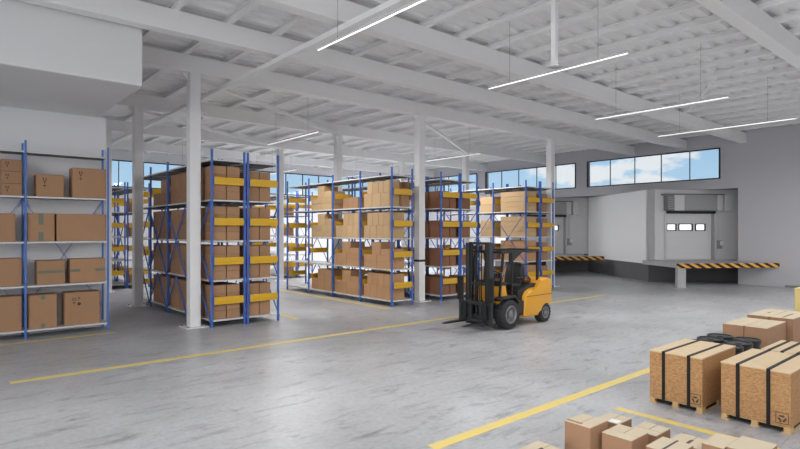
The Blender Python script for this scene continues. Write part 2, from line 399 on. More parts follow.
# ------------------------------------------------------------------ ceiling lights
ll = [(4.69, 4.4, 7.55, 'nearest strip light, cut by the top edge of the picture'),
      (8.64, 4.38, 7.34, 'white strip light hanging at top centre, end pointing at the drop pole'),
      (13.15, 4.4, 7.55, 'thin strip light hanging high above the forklift'),
      (17.0, 4.1, 7.65, 'strip light hanging just above the right-hand windows'),
      (8.58, 13.8, 17.0, 'short-looking strip light above the rack beside the foreground column'),
      (15.65, 13.7, 16.7, 'dim far strip light above the racks behind the forklift')]
for k in range(6): ll.append(((.55, 4.69, 8.64, 13.15, 17.0, 21.1)[k], -4.4, -1.2, None))  # added row out of view behind the camera, for more light
ll += [(.55, 4.4, 7.5, None)] + [(x_, -.6, 2.3, None) for x_ in (17.0, 21.1, 24.4)]  # added out of view; the right-hand ones brighten the dock side
ll += [(x_, 23.0, 26.0, 'added far strip light above the rearmost racks, hidden among the beams') for x_ in (8.6, 13.1, 17.0, 21.1)]  # added row hidden behind the racks to brighten the rear and docks
lm_b = MB().box(-.014, .014, -.5, .5, .010, .05, bev=.003); lm_d = MB().box(-.011, .011, -.498, .498, 0, .010)
me_b, me_d = lm_b.mesh('housing', M['lampbody']), lm_d.mesh('diffuser', M['lamp'])
me_w = MB().cyl((0, 0, 0), (0, 0, 1), .004, n=6).mesh('suspension_wire', M['grey'])
for (X, y0, y1, lab) in ll:
    if lab is None: lab = 'added strip light hanging outside the picture to brighten the hall'
    t = thing('strip_light', lab, 'ceiling light', (X, (y0 + y1) / 2, 5.2), 0, 'suspended strip lights')
    a = link('housing', me_b, t); a.scale = (1, y1 - y0, 1)
    a = link('diffuser', me_d, t); a.scale = (1, y1 - y0, 1)
    al = bpy.data.lights.new('strip_lamp', 'AREA'); al.shape = 'RECTANGLE'; al.size = .02; al.size_y = y1 - y0; al.energy = (600 if X > 16 else 250) if y0 > 20 else 190 if y0 > 10 else 150 if y0 < 0 and X > 16 else 110; al.color = (1, .99, .97)
    ao = bpy.data.objects.new('strip_lamp', al); C.objects.link(ao); ao.parent = t; ao.location = (0, 0, -.004)
    for s in (-.32, .32):
        a = link('suspension_wire', me_w, t, (0, s * (y1 - y0), .05)); a.scale = (1, 1, 1.18 if abs((X - .3 + .52) % 1.04 - .52) < .075 else 1.309)
t = thing('drop_pole', 'white square pole hanging down from the ceiling at top right of centre', 'pole', (7.93, 5.3, 0))
obj('shaft', MB().box(-.045, .045, -.045, .045, 5.10, 6.43, bev=.006), M['steel'], t)
obj('end_cap', MB().box(-.05, .05, -.05, .05, 5.07, 5.10), M['steel'], t)

# ------------------------------------------------------------------ racks
LV = [.15, 1.09, 2.03, 3.0, 3.96]; ST = [z + .03 for z in LV]          # shelf undersides and tops
def rack(label, x0, x1, ys, brace=None, group='blue and yellow pallet racks', dark_top=True):
    W = x1 - x0; n = len(ys) - 1; pitch = ys[1] - ys[0]
    t = thing('pallet_rack', label, 'rack', (x0, ys[0], 0), 0, group)
    post = MB()
    post.box(-.024, .024, -.024, .024, .012, 4.22, bev=.004).box(-.028, .028, -.028, .028, 0, .012)
    for k in range(40): post.box(-.008, .008, -.027, -.024, .15 + k * .1, .19 + k * .1)
    pme = post.mesh('upright_post', M['blue'])
    sh = MB().box(.0, W, 0, pitch, .018, .03)
    sme_w = sh.box(-.012, 0, .03, pitch - .03, -.005, .032).box(W, W + .012, .03, pitch - .03, -.005, .032).box(.03, W - .03, -.01, .002, -.005, .03).box(.03, W - .03, pitch - .002, pitch + .01, -.005, .03).mesh('shelf', M['shelf'])
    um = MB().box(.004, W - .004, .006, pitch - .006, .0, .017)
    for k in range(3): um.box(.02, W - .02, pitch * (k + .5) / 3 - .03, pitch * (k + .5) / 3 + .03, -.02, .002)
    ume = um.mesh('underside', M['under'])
    bm_ = MB().box(.03, W - .03, -.045, .0, 0, .18, bev=.012, seg=2).box(.03, W - .03, -.055, -.045, .06, .12, bev=.004)
    bme = bm_.mesh('cross_beam', M['yellow'])
    cme = MB().box(-.006, .006, -.055, .005, -.02, .2).mesh('beam_bracket', M['blue'])
    for i in range(n + 1):
        for xx in (0, W): link('upright_post', pme, t, (xx, i * pitch, 0))
        for z in ST[:4]:
            b = link('cross_beam', bme, t, (0, i * pitch, z + .36)); link('beam_bracket', cme, b, (.03, 0, 0)); link('beam_bracket', cme, b, (W - .03, 0, 0))
    for i in range(n):
        for z in LV:
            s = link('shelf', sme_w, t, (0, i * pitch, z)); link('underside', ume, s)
    if brace is not None:
        bx = -.035 if brace < 0 else W + .035
        bs = [MB().bar((bx, 0, 3.0), (bx, pitch, 1.08), .008, .035, (1, 0, 0)), MB().bar((bx - .009, pitch, 3.0), (bx - .009, 0, 1.08), .008, .035, (1, 0, 0)),
              MB().bar((bx, 0, .12), (bx, pitch / 2, 1.08), .008, .035, (1, 0, 0)), MB().bar((bx, pitch, .12), (bx, pitch / 2, 1.08), .008, .035, (1, 0, 0))]
        bs = [b.mesh('diagonal_brace', M['blue']) for b in bs]
        for i in range(n):
            for b in bs: link('diagonal_brace', b, t, (0, i * pitch, 0))
    return t
Y5 = [12.65 + 1.6 * k for k in range(5)]
rack('blue and yellow rack packed with brown cartons, directly right of the foreground column', 4.95, 5.76, Y5, -1)
rack('rack back to back with the foreground-column rack, its right twin', 5.85, 6.67, Y5[:3], 1)
rack('long blue rack at centre holding stepped stacks of pale cartons', 10.45, 11.27, Y5, 1)
rack('rack of dark brown cartons left of the forklift mast, beside the middle column', 12.53, 13.38, Y5)
rack('narrow rack of brown cartons directly behind the forklift mast', 13.46, 14.27, Y5[:4], 1)
rack('rack of wide pale cartons behind the forklift cab', 17.05, 17.90, Y5[:4], -1)
rack('rightmost rack, between the forklift rear and the white column by the docks', 17.99, 18.82, Y5[:3], None)
YF = [23.5 + 1.6 * k for k in range(4)]
rack('mostly empty far rack seen between wall shelving and the shaded column', 4.95, 5.70, YF, 1)
rack('far rack behind the foreground-column rack, right twin of the mostly empty one', 5.80, 6.60, YF, None)
rack('far rack visible through the empty left bay of the central rack', 12.53, 13.38, YF, None)
rack('far rack of empty shelves, second one through the central rack', 13.46, 14.27, YF, 1)

# ------------------------------------------------------------------ cartons
_cart = {}
def carton_mesh(w, d, h, mat, seam='x'):
    key = (round(w, 2), round(d, 2), round(h, 2), mat, seam)
    if key in _cart: return _cart[key]
    m = MB().box(-w / 2, w / 2, -d / 2, d / 2, 0, h - .005, bev=.008)
    if seam == 'x':
        m.box(-w / 2 + .002, w / 2 - .002, -d / 2 + .002, -.003, h - .006, h, bev=.002).box(-w / 2 + .002, w / 2 - .002, .003, d / 2 - .002, h - .006, h, bev=.002)
    else:
        m.box(-w / 2 + .002, -.003, -d / 2 + .002, d / 2 - .002, h - .006, h, bev=.002).box(.003, w / 2 - .002, -d / 2 + .002, d / 2 - .002, h - .006, h, bev=.002)
    _cart[key] = m.mesh('cardboard_box', M[mat]); return _cart[key]
def carton(x0, x1, y0, y1, z, h, mat, label, group, seam='x', gap=.012):
    w, d = x1 - x0 - gap, y1 - y0 - gap
    me = carton_mesh(w, d, h, mat, seam)
    o = link('cardboard_box', me, None, ((x0 + x1) / 2, (y0 + y1) / 2, z))
    return tag(o, label, 'box', group)
ORD = ['', 'first', 'second', 'third', 'fourth', 'fifth']
SH = ['bottom shelf', 'second shelf', 'third shelf', 'top shelf']
BAYN = ['nearest bay', 'second bay', 'third bay', 'far bay']
def tiername(k, n):
    if n == 1: return ''
    if n == 2: return ['lower tier', 'upper tier'][k]
    return ['bottom tier', 'second tier', 'third tier', 'fourth tier', 'fifth tier'][k] if k < n - 1 else 'top tier'
def colname(k, n):
    if n == 1: return ''
    if n == 2: return ['left', 'right'][k]
    return {0: 'leftmost', n - 1: 'rightmost'}.get(k, ORD[k + 1] + ' from left')
def clabel(tone, parts, shelf, bay, rk):
    p = ', '.join(q for q in parts if q)
    return '%s carton%s, %s%s, %s' % (tone, (', ' + p) if p else '', SH[shelf], (' of ' + bay) if bay else '', rk)
G = 'cartons on the pallet racks'
EPS = .0025
# rack right of the foreground column: front face of small cartons
for s in range(4):
    h = .203
    for k in range(4):
        for c, (a, b) in enumerate([(4.985, 5.325), (5.335, 5.67)]):
            carton(a, b, 12.70, 13.22, ST[s] + EPS + k * h, h, 'kraft', clabel('small brown', ['front face', tiername(k, 4), colname(c, 2)], s, '', 'foreground-column rack'), G)
    for k in range(2):
        carton(4.99, 5.66, 13.30, 14.10, ST[s] + EPS + k * .4, .4, 'kraft', clabel('large brown', ['behind front stack', tiername(k, 2)], s, BAYN[0], 'foreground-column rack'), G)
    for bay in (1, 2):
        y0 = Y5[bay]
        for k in range(2):
            for c in range(2):
                if s == 3 and bay == 2 and k == 1 and c == 0: continue
                hh = .40 if not (s == 3 and bay == 2) else .36
                carton(4.99, 5.66, y0 + .10 + (1 - c) * .72, y0 + .10 + (1 - c) * .72 + .68, ST[s] + EPS + k * hh, hh, 'kraft', clabel('large brown', [tiername(k, 2), colname(c, 2)], s, BAYN[bay], 'foreground-column rack'), G)
    # right twin
    hh = .37 if s == 3 else .40
    for k in range(2):
        for c, (a, b) in enumerate([(5.90, 6.19), (6.20, 6.50)]):
            carton(a, b, 12.72, 13.3, ST[s] + EPS + k * hh, hh, 'kraft', clabel('plain brown', [tiername(k, 2), colname(c, 2)], s, '', "foreground-column rack's right twin"), G)
# central rack, laid out from the long left face
def crow(s, bay, tiers, tone, mat, x0=10.49, x1=11.1, rk='central stepped-stack rack'):
    """tiers: list of (u_left, u_right, n boxes, height)"""
    z = ST[s] + EPS
    for k, (ua, ub, n, h, m2) in enumerate(tiers):
        yl, yr = on_x(ua, 230, x0)[0], on_x(ub, 230, x0)[0]
        yr = max(yr, Y5[bay] + .05); yl = min(yl, Y5[bay] + 1.55)
        for c in range(n):
            ya = yl + (yr - yl) * c / n; yb = yl + (yr - yl) * (c + 1) / n
            carton(x0, x1, yb, ya, z, h, m2 or mat, clabel(tone, [tiername(k, len(tiers)), colname(c, n)], s, BAYN[bay], rk), G)
        z += h
L_, K_ = 'kraftl', 'kraftf'
crow(3, 0, [(363.6, 389.5, 3, .44, L_), (367, 389.5, 4, .36, L_)], 'pale', L_, x1=10.9)
crow(2, 0, [(363.6, 389.5, 4, .40, L_), (367, 389.5, 4, .40, L_)], 'pale', L_)
crow(1, 0, [(363.6, 389.5, 2, .21, K_), (363.6, 389.5, 2, .20, K_), (371.5, 389.5, 2, .20, K_), (371.5, 380.5, 1, .20, K_)], 'kraft', K_)
crow(0, 0, [(363.6, 389.5, 4, .41, K_), (367, 389.5, 4, .38, K_)], 'kraft', K_)
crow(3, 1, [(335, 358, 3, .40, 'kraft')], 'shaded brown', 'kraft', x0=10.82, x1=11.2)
crow(2, 1, [(335.5, 358.6, 4, .41, L_), (343, 358.6, 3, .40, L_)], 'pale', L_)
crow(1, 1, [(334.5, 358.6, 2, .21, K_), (334.5, 358.6, 2, .20, K_), (342, 358.6, 2, .19, K_), (342, 350.5, 1, .20, K_)], 'kraft', K_)
crow(0, 1, [(334.5, 358.6, 2, .21, K_), (334.5, 358.6, 2, .20, K_), (342, 358.6, 2, .19, K_), (342, 350.5, 1, .19, K_)], 'kraft', K_)
crow(3, 2, [(311.5, 331.2, 2, .22, L_), (311.5, 331.2, 2, .21, L_), (317.5, 331.2, 2, .22, L_), (317.5, 324, 1, .2, L_)], 'pale', L_)
crow(2, 2, [(311.5, 331.2, 2, .22, L_), (311.5, 331.2, 2, .21, L_), (317.5, 331.2, 2, .22, L_), (317.5, 324.5, 1, .18, L_)], 'pale', L_)
crow(0, 2, [(311.5, 331.2, 3, .38, K_), (317.5, 331.2, 2, .36, K_)], 'kraft', K_)
# an opened carton behind the upper tier at the end of the central rack
t = thing('open_carton', 'opened carton with raised flaps on top shelf end of the central rack', 'box', (11.07, 12.95, ST[3] + EPS))
obj('body', MB().box(-.15, .15, -.22, .22, 0, .012).box(-.15, -.142, -.22, .22, .012, .58).box(.142, .15, -.22, .22, .012, .58).box(-.142, .142, -.22, -.212, .012, .58).box(-.142, .142, .212, .22, .012, .58), M['kraft'], t)
obj('flap', MB().bar((-.147, 0, .58), (-.155, 0, .76), .42, .006, (1, 0, 0)), M['kraft'], t)
obj('flap', MB().bar((.147, 0, .58), (.16, 0, .80), .42, .006, (1, 0, 0)), M['kraft'], t)
obj('flap', MB().bar((0, .217, .58), (0, .31, .72), .28, .006, (0, 1, 0)), M['kraft'], t)
# racks behind the mast
for s in range(4):
    h = .57
    carton(12.60, 13.00, 12.72, 13.30, ST[s] + EPS, h, 'kraftd', clabel('dark brown', ['left'], s, '', 'rack left of forklift mast'), G)
    carton(13.02, 13.32, 12.72, 13.30, ST[s] + EPS, h - .02, 'kraftd', clabel('dark brown', ['right'], s, '', 'rack left of forklift mast'), G)
    carton(12.60, 13.30, 13.34, 14.10, ST[s] + EPS, h, 'kraftd', clabel('wide dark brown', ['behind front pair'], s, '', 'rack left of forklift mast'), G)
    carton(13.54, 14.02, 12.72, 13.30, ST[s] + EPS, h, 'kraftd', clabel('dark brown', ['lone box'], s, '', 'narrow rack behind forklift mast'), G)
# racks behind the cab
for s in range(4):
    mm = 'kraftl' if s >= 2 else 'kraftf'
    for k in range(4):
        carton(17.11, 17.86, 12.74, 13.93, ST[s] + EPS + k * .195, .195, mm, clabel('wide flat', [tiername(k, 4)], s, '', 'rack behind forklift cab'), G)
    for k in range(2):
        carton(17.11, 17.7, 14.33, 14.98, ST[s] + EPS + k * .32, .32, mm, clabel('square pale', [tiername(k, 2)], s, 'second bay', 'rack behind forklift cab'), G)
        carton(18.06, 18.58, 12.74, 13.4, ST[s] + EPS + k * .36, .36, 'kraft', clabel('brown', [tiername(k, 2)], s, '', 'rightmost rack'), G)
# far racks
for s in (0, 2, 3):
    carton(12.62, 13.28, 23.56, 24.2, ST[s] + EPS, .5, 'kraft', clabel('distant brown', [], s, '', 'far rack seen through central rack'), G)
    carton(5.9, 6.4, 23.56, 24.2, ST[s] + EPS, .45, 'kraft', clabel('distant brown', [], s, '', 'far rack behind foreground column'), G)

# ------------------------------------------------------------------ wall shelving on the left
SX = [-.13, 1.45, 3.03]; SY0, SY1 = 13.97, 14.5
t = thing('wall_shelving', 'grey shelving with blue uprights holding brown boxes against the left wall', 'shelving', (SX[0], SY0, 0))
W, Dp = 1.58, SY1 - SY0
pp = MB().box(-.02, .02, -.02, .02, .01, 4.22, bev=.004).box(-.04, .04, -.04, .04, 0, .01)
for k in range(40): pp.box(-.006, .006, -.023, -.02, .12 + k * .1, .16 + k * .1)
pme = pp.mesh('upright_post', M['post'])
sme = MB().box(.0, W, 0, Dp, .018, .03).box(.027, W - .027, -.03, -.018, -.005, .032).box(.027, W - .027, -.018, .0, .018, .03).box(.027, W - .027, Dp, Dp + .012, -.005, .03).mesh('shelf', M['shelf'])
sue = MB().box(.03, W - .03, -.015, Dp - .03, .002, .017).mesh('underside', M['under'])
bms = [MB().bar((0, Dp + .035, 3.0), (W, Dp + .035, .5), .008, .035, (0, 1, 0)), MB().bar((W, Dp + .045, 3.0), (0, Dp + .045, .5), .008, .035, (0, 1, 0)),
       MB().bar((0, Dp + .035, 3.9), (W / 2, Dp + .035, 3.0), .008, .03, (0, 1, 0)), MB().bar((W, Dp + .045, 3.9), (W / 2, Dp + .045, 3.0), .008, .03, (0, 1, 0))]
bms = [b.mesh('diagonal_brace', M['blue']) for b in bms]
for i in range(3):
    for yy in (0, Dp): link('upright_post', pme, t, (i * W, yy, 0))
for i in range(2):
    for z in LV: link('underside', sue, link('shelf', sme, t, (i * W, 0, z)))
    for b in bms[:2]: link('diagonal_brace', b, t, (i * W, 0, 0))
    for z in (1.09, 2.03, 3.0):
        pass
# marks printed on boxes: a column of care symbols
def symbol(x, y, z, kind, s, parent):
    """one flat care symbol on a face pointing to -Y"""
    a, b = y - .0015, y; m = MB()
    if kind == 0:        # up arrows on a bar
        pts = [(-1.5, -1.2), (1.5, -1.2), (1.5, -.95), (1.0, -.95), (1.0, .1), (1.35, .1), (.75, .95), (.15, .1), (.5, .1), (.5, -.95), (-.5, -.95), (-.5, .1), (-.15, .1), (-.75, .95), (-1.35, .1), (-1.0, .1), (-1.0, -.95), (-1.5, -.95)]
    elif kind == 1:      # glass
        pts = [(-.6, -1), (.6, -1), (.6, -.8), (.13, -.8), (.13, 0), (.45, .15), (.7, 1), (-.7, 1), (-.45, .15), (-.13, 0), (-.13, -.8), (-.6, -.8)]
    elif kind == 2:      # umbrella
        pts = [(math.cos(PI * q / 8), .2 + .8 * math.sin(PI * q / 8)) for q in range(9)] + [(-.12, .2), (-.12, -1), (.12, -1), (.12, .2)]
    else:                # round stamp
        pts = [(1.2 * math.cos(2 * PI * q / 14), 1.2 * math.sin(2 * PI * q / 14)) for q in range(14)]
    m.prism([(x + p * s, z + q * s) for p, q in pts], 'xz', a, b)
    obj('care_symbol', m, M['ink'], parent)
def shelf_box(u0, u1, vt, s, label, kind, dep=.40, z=None, h=None):
    yf = 14.02
    x0, zt = on_y(u0, vt, yf); x1, _ = on_y(u1, vt, yf)
    z0 = (ST[s] + EPS) if z is None else z
    hh = (zt - z0) if h is None else h
    w = x1 - x0
    t = thing('cardboard_box', label, 'box', ((x0 + x1) / 2, yf + dep / 2, z0), 0, 'boxes on the wall shelving')
    me = carton_mesh(w, dep, hh, 'kraft'); link('carton', me, t)
    f = -dep / 2
    if kind == 'marks':
        for q in range(3): symbol(-w / 2 + .13 + w * .05, f, hh - .10 - q * .08, q, .03, t)
    if kind == 'mark_small':
        for q in range(2): symbol(-w * .21, f, hh - .07 - q * .075, q, .024, t)
    if kind == 'icons':
        for (q, r, k_) in ((-.24, .80, 0), (-.10, .80, 1), (-.24, .66, 2), (-.10, .64, 3)): symbol(q * w, f, r * hh, k_, .03, t)
    if kind == 'tape_v':
        obj('tape', MB().box(-.045, .045, f - .0015, f, hh * .60, hh - .004).box(-.045, .045, f - .0015, f, .004, hh * .33), M['tapeg'], t)
    if kind == 'tape_vs':
        obj('tape', MB().box(-.04, .04, f - .0015, f, hh - .11, hh - .004).box(-.04, .04, f - .0015, f, .004, .1), M['tapeg'], t)
    if kind == 'tape_h':
        obj('tape', MB().box(-w / 2 + .004, w / 2 - .004, f - .0015, f, hh * .47, hh * .58), M['tapeg'], t)
    if kind == 'tape_e':
        obj('tape', MB().box(-w / 2 + .004, -w / 2 + .2, f - .0015, f, hh * .47, hh * .58).box(w / 2 - .2, w / 2 - .004, f - .0015, f, hh * .47, hh * .58), M['tapeg'], t)
    return zt
z = ST[3] + EPS
for k, nm in enumerate(['bottom', 'middle', 'top']):
    shelf_box(1, 22, 0, 3, '%s box of the stack of three on the top left shelf' % nm, 'mark_small', z=z, h=.252); z += .256
shelf_box(36.2, 64.0, 173.8, 3, 'shorter brown box with care symbols on the upper right shelf of wall shelving', 'marks')
shelf_box(72.4, 106.3, 167.4, 3, 'tallest brown box with care symbols on the upper shelf, beside the end upright', 'marks')
shelf_box(-14, 15.5, 213, 2, 'plain brown box cut by the left picture edge, third shelf up', '')
shelf_box(27.2, 54.6, 213, 2, 'brown box with two grey tape patches, third shelf of the wall shelving', 'tape_v')
shelf_box(56.7, 106.2, 213.6, 2, 'widest plain brown box, third shelf of wall shelving beside the end upright', '')
shelf_box(-12, 21.8, 259, 1, 'plain brown box cut by the left picture edge, second shelf up', '')
shelf_box(37.0, 65.2, 260.8, 1, 'brown box with a horizontal green tape band, second shelf of the wall shelving', 'tape_h')
shelf_box(70, 105, 259.2, 1, 'brown box with tape only at both front corners, second shelf beside end upright', 'tape_e')
shelf_box(-12, 21.8, 298, 0, 'large plain brown box cut by the left picture edge, lowest shelf', '')
shelf_box(28.6, 57, 295.5, 0, 'brown box with small tape patches top and bottom, lowest wall shelf', 'tape_vs')
shelf_box(64.6, 100, 293, 0, 'brown box with scattered dark icons, lowest wall shelf at right', 'icons')

# ------------------------------------------------------------------ pallet crates in the right foreground
def crate(x0, x1, y0, y1, ztop, label, strap_y, logo=True):
    w, d = x1 - x0, y1 - y0
    t = thing('pallet_crate', label, 'crate', ((x0 + x1) / 2, (y0 + y1) / 2, 0), 0, 'strapped strand board crates')
    hx, hy = w / 2, d / 2; zb = .075
    obj('crate_body', MB().box(-hx, hx, -hy, hy, zb, ztop - .018, bev=.003), M['osb'], t)
    obj('lid', MB().box(-hx - .004, hx + .004, -hy - .004, hy + .004, ztop - .018, ztop, bev=.003), M['ply'], t)
    p = obj('pallet', MB().box(-hx + .004, hx - .004, -hy + .004, hy - .004, .068, zb).box(-hx, hx, -hy, -hy + .09, .0, .018).box(-hx, hx, -.045, .045, 0, .018).box(-hx, hx, hy - .09, hy, 0, .018), M['pine'], t)
    for bx_ in (-hx + .061, 0, hx - .061):
        for by_ in (-hy + .035, 0, hy - .035):
            obj('pallet_block', MB().box(bx_ - .06, bx_ + .06, by_ - .034, by_ + .034, .018, .068, bev=.003), M['pine'], p)
    obj('pallet_gap_shade', MB().box(-hx + .05, hx - .05, -hy + .02, hy - .02, .019, .067), M['strap'], t)  # black fill painting in the shadow between the pallet blocks
    for sy in strap_y:
        s = sy - (y0 + y1) / 2; a = .02
        obj('strap', MB().box(-hx - .010, -hx - .004, s - a, s + a, .07, ztop + .005).box(hx + .004, hx + .010, s - a, s + a, .07, ztop + .005).box(-hx - .010, hx + .010, s - a, s + a, ztop, ztop + .006), M['strap'], t)
    if logo:
        m = MB(); cy_, cz_ = -hy + .082, zb + .095; xa, xb = -hx - .003, -hx; s = .064; th = .006
        m.box(xa, xb, cy_ - s, cy_ + s, cz_ - s, cz_ - s + th).box(xa, xb, cy_ - s, cy_ + s, cz_ + s - th, cz_ + s).box(xa, xb, cy_ - s, cy_ - s + th, cz_ - s, cz_ + s).box(xa, xb, cy_ + s - th, cy_ + s, cz_ - s, cz_ + s)
        for k in range(3):   # three chasing arrows
            an = PI / 2 + k * 2 * PI / 3
            def R(p, q):
                return (cy_ + .98 * (p * math.cos(an) - q * math.sin(an)), cz_ - .006 + (p * math.sin(an) + q * math.cos(an)))
            m.prism([R(.018, -.026), R(.036, -.032), R(.036, .006), R(.018, .006)], 'yz', xa, xb)
            m.prism([R(.010, .006), R(.046, .006), R(.027, .028)], 'yz', xa, xb)
        obj('recycling_mark', m, M['ink'], t)
    return t
crate(7.30, 8.45, 2.74, 3.40, .70, 'strapped strand board crate on a pallet, left of the two with recycling marks', [3.215, 2.90])
crate(7.31, 8.44, 1.815, 2.53, .70, 'strapped strand board crate at the right picture edge, recycling mark showing', [2.345, 2.03])
crate(8.48, 9.38, 1.72, 2.44, .705, 'crate with pale lid behind the right-edge crate, only its top showing', [2.345, 2.20, 2.03], False)

# drums
dme = MB().lathe([(0, 0), (.175, 0), (.18, .01), (.178, .08), (.184, .09), (.184, .105), (.178, .115), (.178, .30), (.184, .31), (.184, .325), (.178, .335), (.176, .46), (.182, .47)], (0, 0, 0), n=32).mesh('drum_body', M['drum'], True)
lme = MB().lathe([(.182, .465), (.192, .468), (.194, .515), (.188, .525), (.172, .525), (.166, .508), (.05, .506), (.045, .516), (0, .516)], (0, 0, 0), n=32).mesh('drum_lid', M['drum'], True)
rme = MB().torus((0, 0, .40), (0, 0, 1), .186, .009, 32, 6).mesh('drum_hoop', M['drum'], True)
dl = {(0, 0): 'rear left black drum, next to the corner of the cardboard boxes', (0, 1): 'rear right black drum, against the twin cardboard boxes',
      (1, 0): 'middle left black drum between the strand board crate and the cardboard boxes', (1, 1): 'middle right black drum between the two strand board crates',
      (2, 0): 'front left black drum close behind the left strapped crate', (2, 1): 'front right black drum half hidden by the left strapped crate'}
for (i, j), lab in dl.items():
    t = thing('plastic_drum', lab, 'drum', (9.95 - i * .405, 3.46 - j * .405, 0), rnd.random(), 'black plastic drums')
    for q in (link('drum_body', dme, t), link('drum_lid', lme, t), link('drum_hoop', rme, t)): q.scale = (1, 1, 1.06)

# cardboard boxes behind and in front of the crates
def floor_box(x0, x1, y0, y1, h, label, kind='', mat='kraftg', seam='x'):
    t = thing('cardboard_box', label, 'box', ((x0 + x1) / 2, (y0 + y1) / 2, 0), 0, 'boxes on the floor')
    w, d = x1 - x0, y1 - y0
    obj('carton', MB().box(-w / 2, w / 2, -d / 2, d / 2, 0, h - .005, bev=.007), M[mat], t)
    e = .0025
    if kind == 'tee':
        c = -w * .1
        quads = [(-w / 2, c - e, -d / 2, d / 2), (c + e, w / 2, -d / 2, -e), (c + e, w / 2, e, d / 2)]
    elif kind == 'plain': quads = [(-w / 2, w / 2, -d / 2, d / 2)]
    else: quads = [(-w / 2, w / 2, -d / 2, -e), (-w / 2, w / 2, e, d / 2)]
    for (p, q, r, u) in quads: obj('top_flap', MB().box(p + .001, q - .001, r + .001, u - .001, h - .006, h, bev=.002), M['flap'], t)
    if kind == 'strip': obj('tape', MB().box(-w * .42, w * .12, -.014, .014, h, h + .0015), M['tape'], t)
    if kind == 'long': obj('tape', MB().box(-w * .5, w * .5, -.01, .01, h, h + .0015), M['tape'], t)
    if kind == 'hole':
        obj('hand_hole', MB().box(-w * .1, w * .06, -.035, -.012, h, h + .0015), M['tape'], t)
    if kind == 'label': obj('paper_label', MB().box(-w * .46, -w * .1, -d * .4, d * .0, h, h + .0015), M['paper'], t)
    if kind == 'nick': obj('tape', MB().box(-w * .42, -w * .3, -d * .1, d * .48, h, h + .0015), M['kraft'], t)
    return t
floor_box(10.97, 12.08, 3.43, 3.77, .60, 'long cardboard box behind the drums, left of the touching pair', '')
floor_box(10.97, 12.08, 3.07, 3.42, .60, 'long cardboard box behind the drums, right of the touching pair', '')
floor_box(12.16, 13.4, 3.37, 3.74, .65, 'cardboard box behind the touching pair, its left-hand one', 'hole')
floor_box(12.16, 13.4, 2.98, 3.36, .65, 'farthest right cardboard box with a dark slot in its top', 'strip')
t = thing('upright_box', 'tall pale yellow box standing at the right picture edge beyond the cardboard boxes', 'box', (14.1, 3.17, 0))
obj('body', MB().box(-.2, .2, -.25, .21, 0, 1.05, bev=.006), M['cream'], t); obj('lid', MB().box(-.205, .205, -.255, .215, 1.05, 1.075, bev=.004), M['cream'], t)
floor_box(4.05, 4.37, 2.83, 3.10, .30, 'carton top with short dark tape at bottom edge, left of the tallest carton', 'strip', 'kraftg')
floor_box(4.74, 5.07, 2.775, 3.055, .42, 'tallest small carton in the foreground, leftmost standing one', 'nick')
floor_box(5.36, 5.65, 2.82, 3.07, .30, 'small carton with a white label behind the tall foreground carton', 'label')
floor_box(4.88, 5.22, 2.44, 2.74, .36, 'foreground carton with a T-shaped top seam, in front of the labelled one', 'tee')
floor_box(5.44, 5.77, 2.47, 2.74, .26, 'low carton with T-shaped seam between its twin and the yellow line', 'tee')
floor_box(4.92, 5.27, 2.05, 2.33, .34, 'pale-topped carton with one dark tape strip, cut by the bottom edge', 'long')
floor_box(5.31, 5.61, 2.0, 2.30, .30, 'carton with short dark tape, nearest the short yellow line', 'strip')
floor_box(5.30, 5.69, 1.51, 1.79, .40, 'plain pale carton at bottom right, below the right crate', 'plain')
floor_box(5.27, 5.62, 1.80, 1.985, .385, 'tan carton wedged between the plain pale carton and the short-taped carton', 'plain')

# ------------------------------------------------------------------ forklift (points towards -X)
fk = thing('forklift', 'yellow and black forklift truck parked on the concrete in front of the racks', 'forklift', (10.85, 8.55, 0), math.radians(1.5))
def wheel(x, y, r, w, out):
    tr = r
    s = -1 if out < 0 else 1
    prof = [(tr * .60, -w / 2), (tr * .84, -w / 2), (tr * .95, -w * .44), (tr, -w * .33)]
    for k in range(5):
        z0 = -w * .30 + k * w * .13
        prof += [(tr, z0), (tr, z0 + w * .08), (tr * .965, z0 + w * .09), (tr * .965, z0 + w * .12)]
    prof += [(tr, w * .36), (tr * .95, w * .44), (tr * .84, w / 2), (tr * .60, w / 2)]
    wo = obj('wheel', MB().lathe(prof, (x, y, r), (0, 1, 0), 36), M['rubber'], fk, True)
    m = MB()
    q = w / 2 * s
    for k in range(18):
        a = 2 * PI * k / 18
        wx, wz = x + tr * .99 * math.cos(a), r + tr * .99 * math.sin(a)
        if wz < .03: continue
        m.bar((wx, y - w * .42, wz), (wx, y + w * .42, wz), .035, .012, (math.cos(a), 0, math.sin(a)))
    obj('tread_lug', m, M['rubber'], wo)
    obj('rim', MB().lathe([(tr * .62, q * .98), (tr * .60, q * 1.04), (tr * .54, q * 1.04), (tr * .48, q * .55), (tr * .26, q * .5), (tr * .24, q * .95), (tr * .12, q * 1.05), (0, q * 1.05)], (x, y, r), (0, 1, 0), 28), M['rim'], wo, True)
    m = MB()
    for k in range(6):
        a = 2 * PI * k / 6; m.cyl((x + tr * .37 * math.cos(a), y + q * .5, r + tr * .37 * math.sin(a)), (x + tr * .37 * math.cos(a), y + q * .68, r + tr * .37 * math.sin(a)), .018, n=6)
    obj('wheel_nut', m, M['greyd'], wo)
wheel(-.70, -.45, .345, .26, -1); wheel(-.70, .45, .345, .26, 1)
wheel(.80, -.42, .245, .20, -1); wheel(.80, .42, .245, .20, 1)
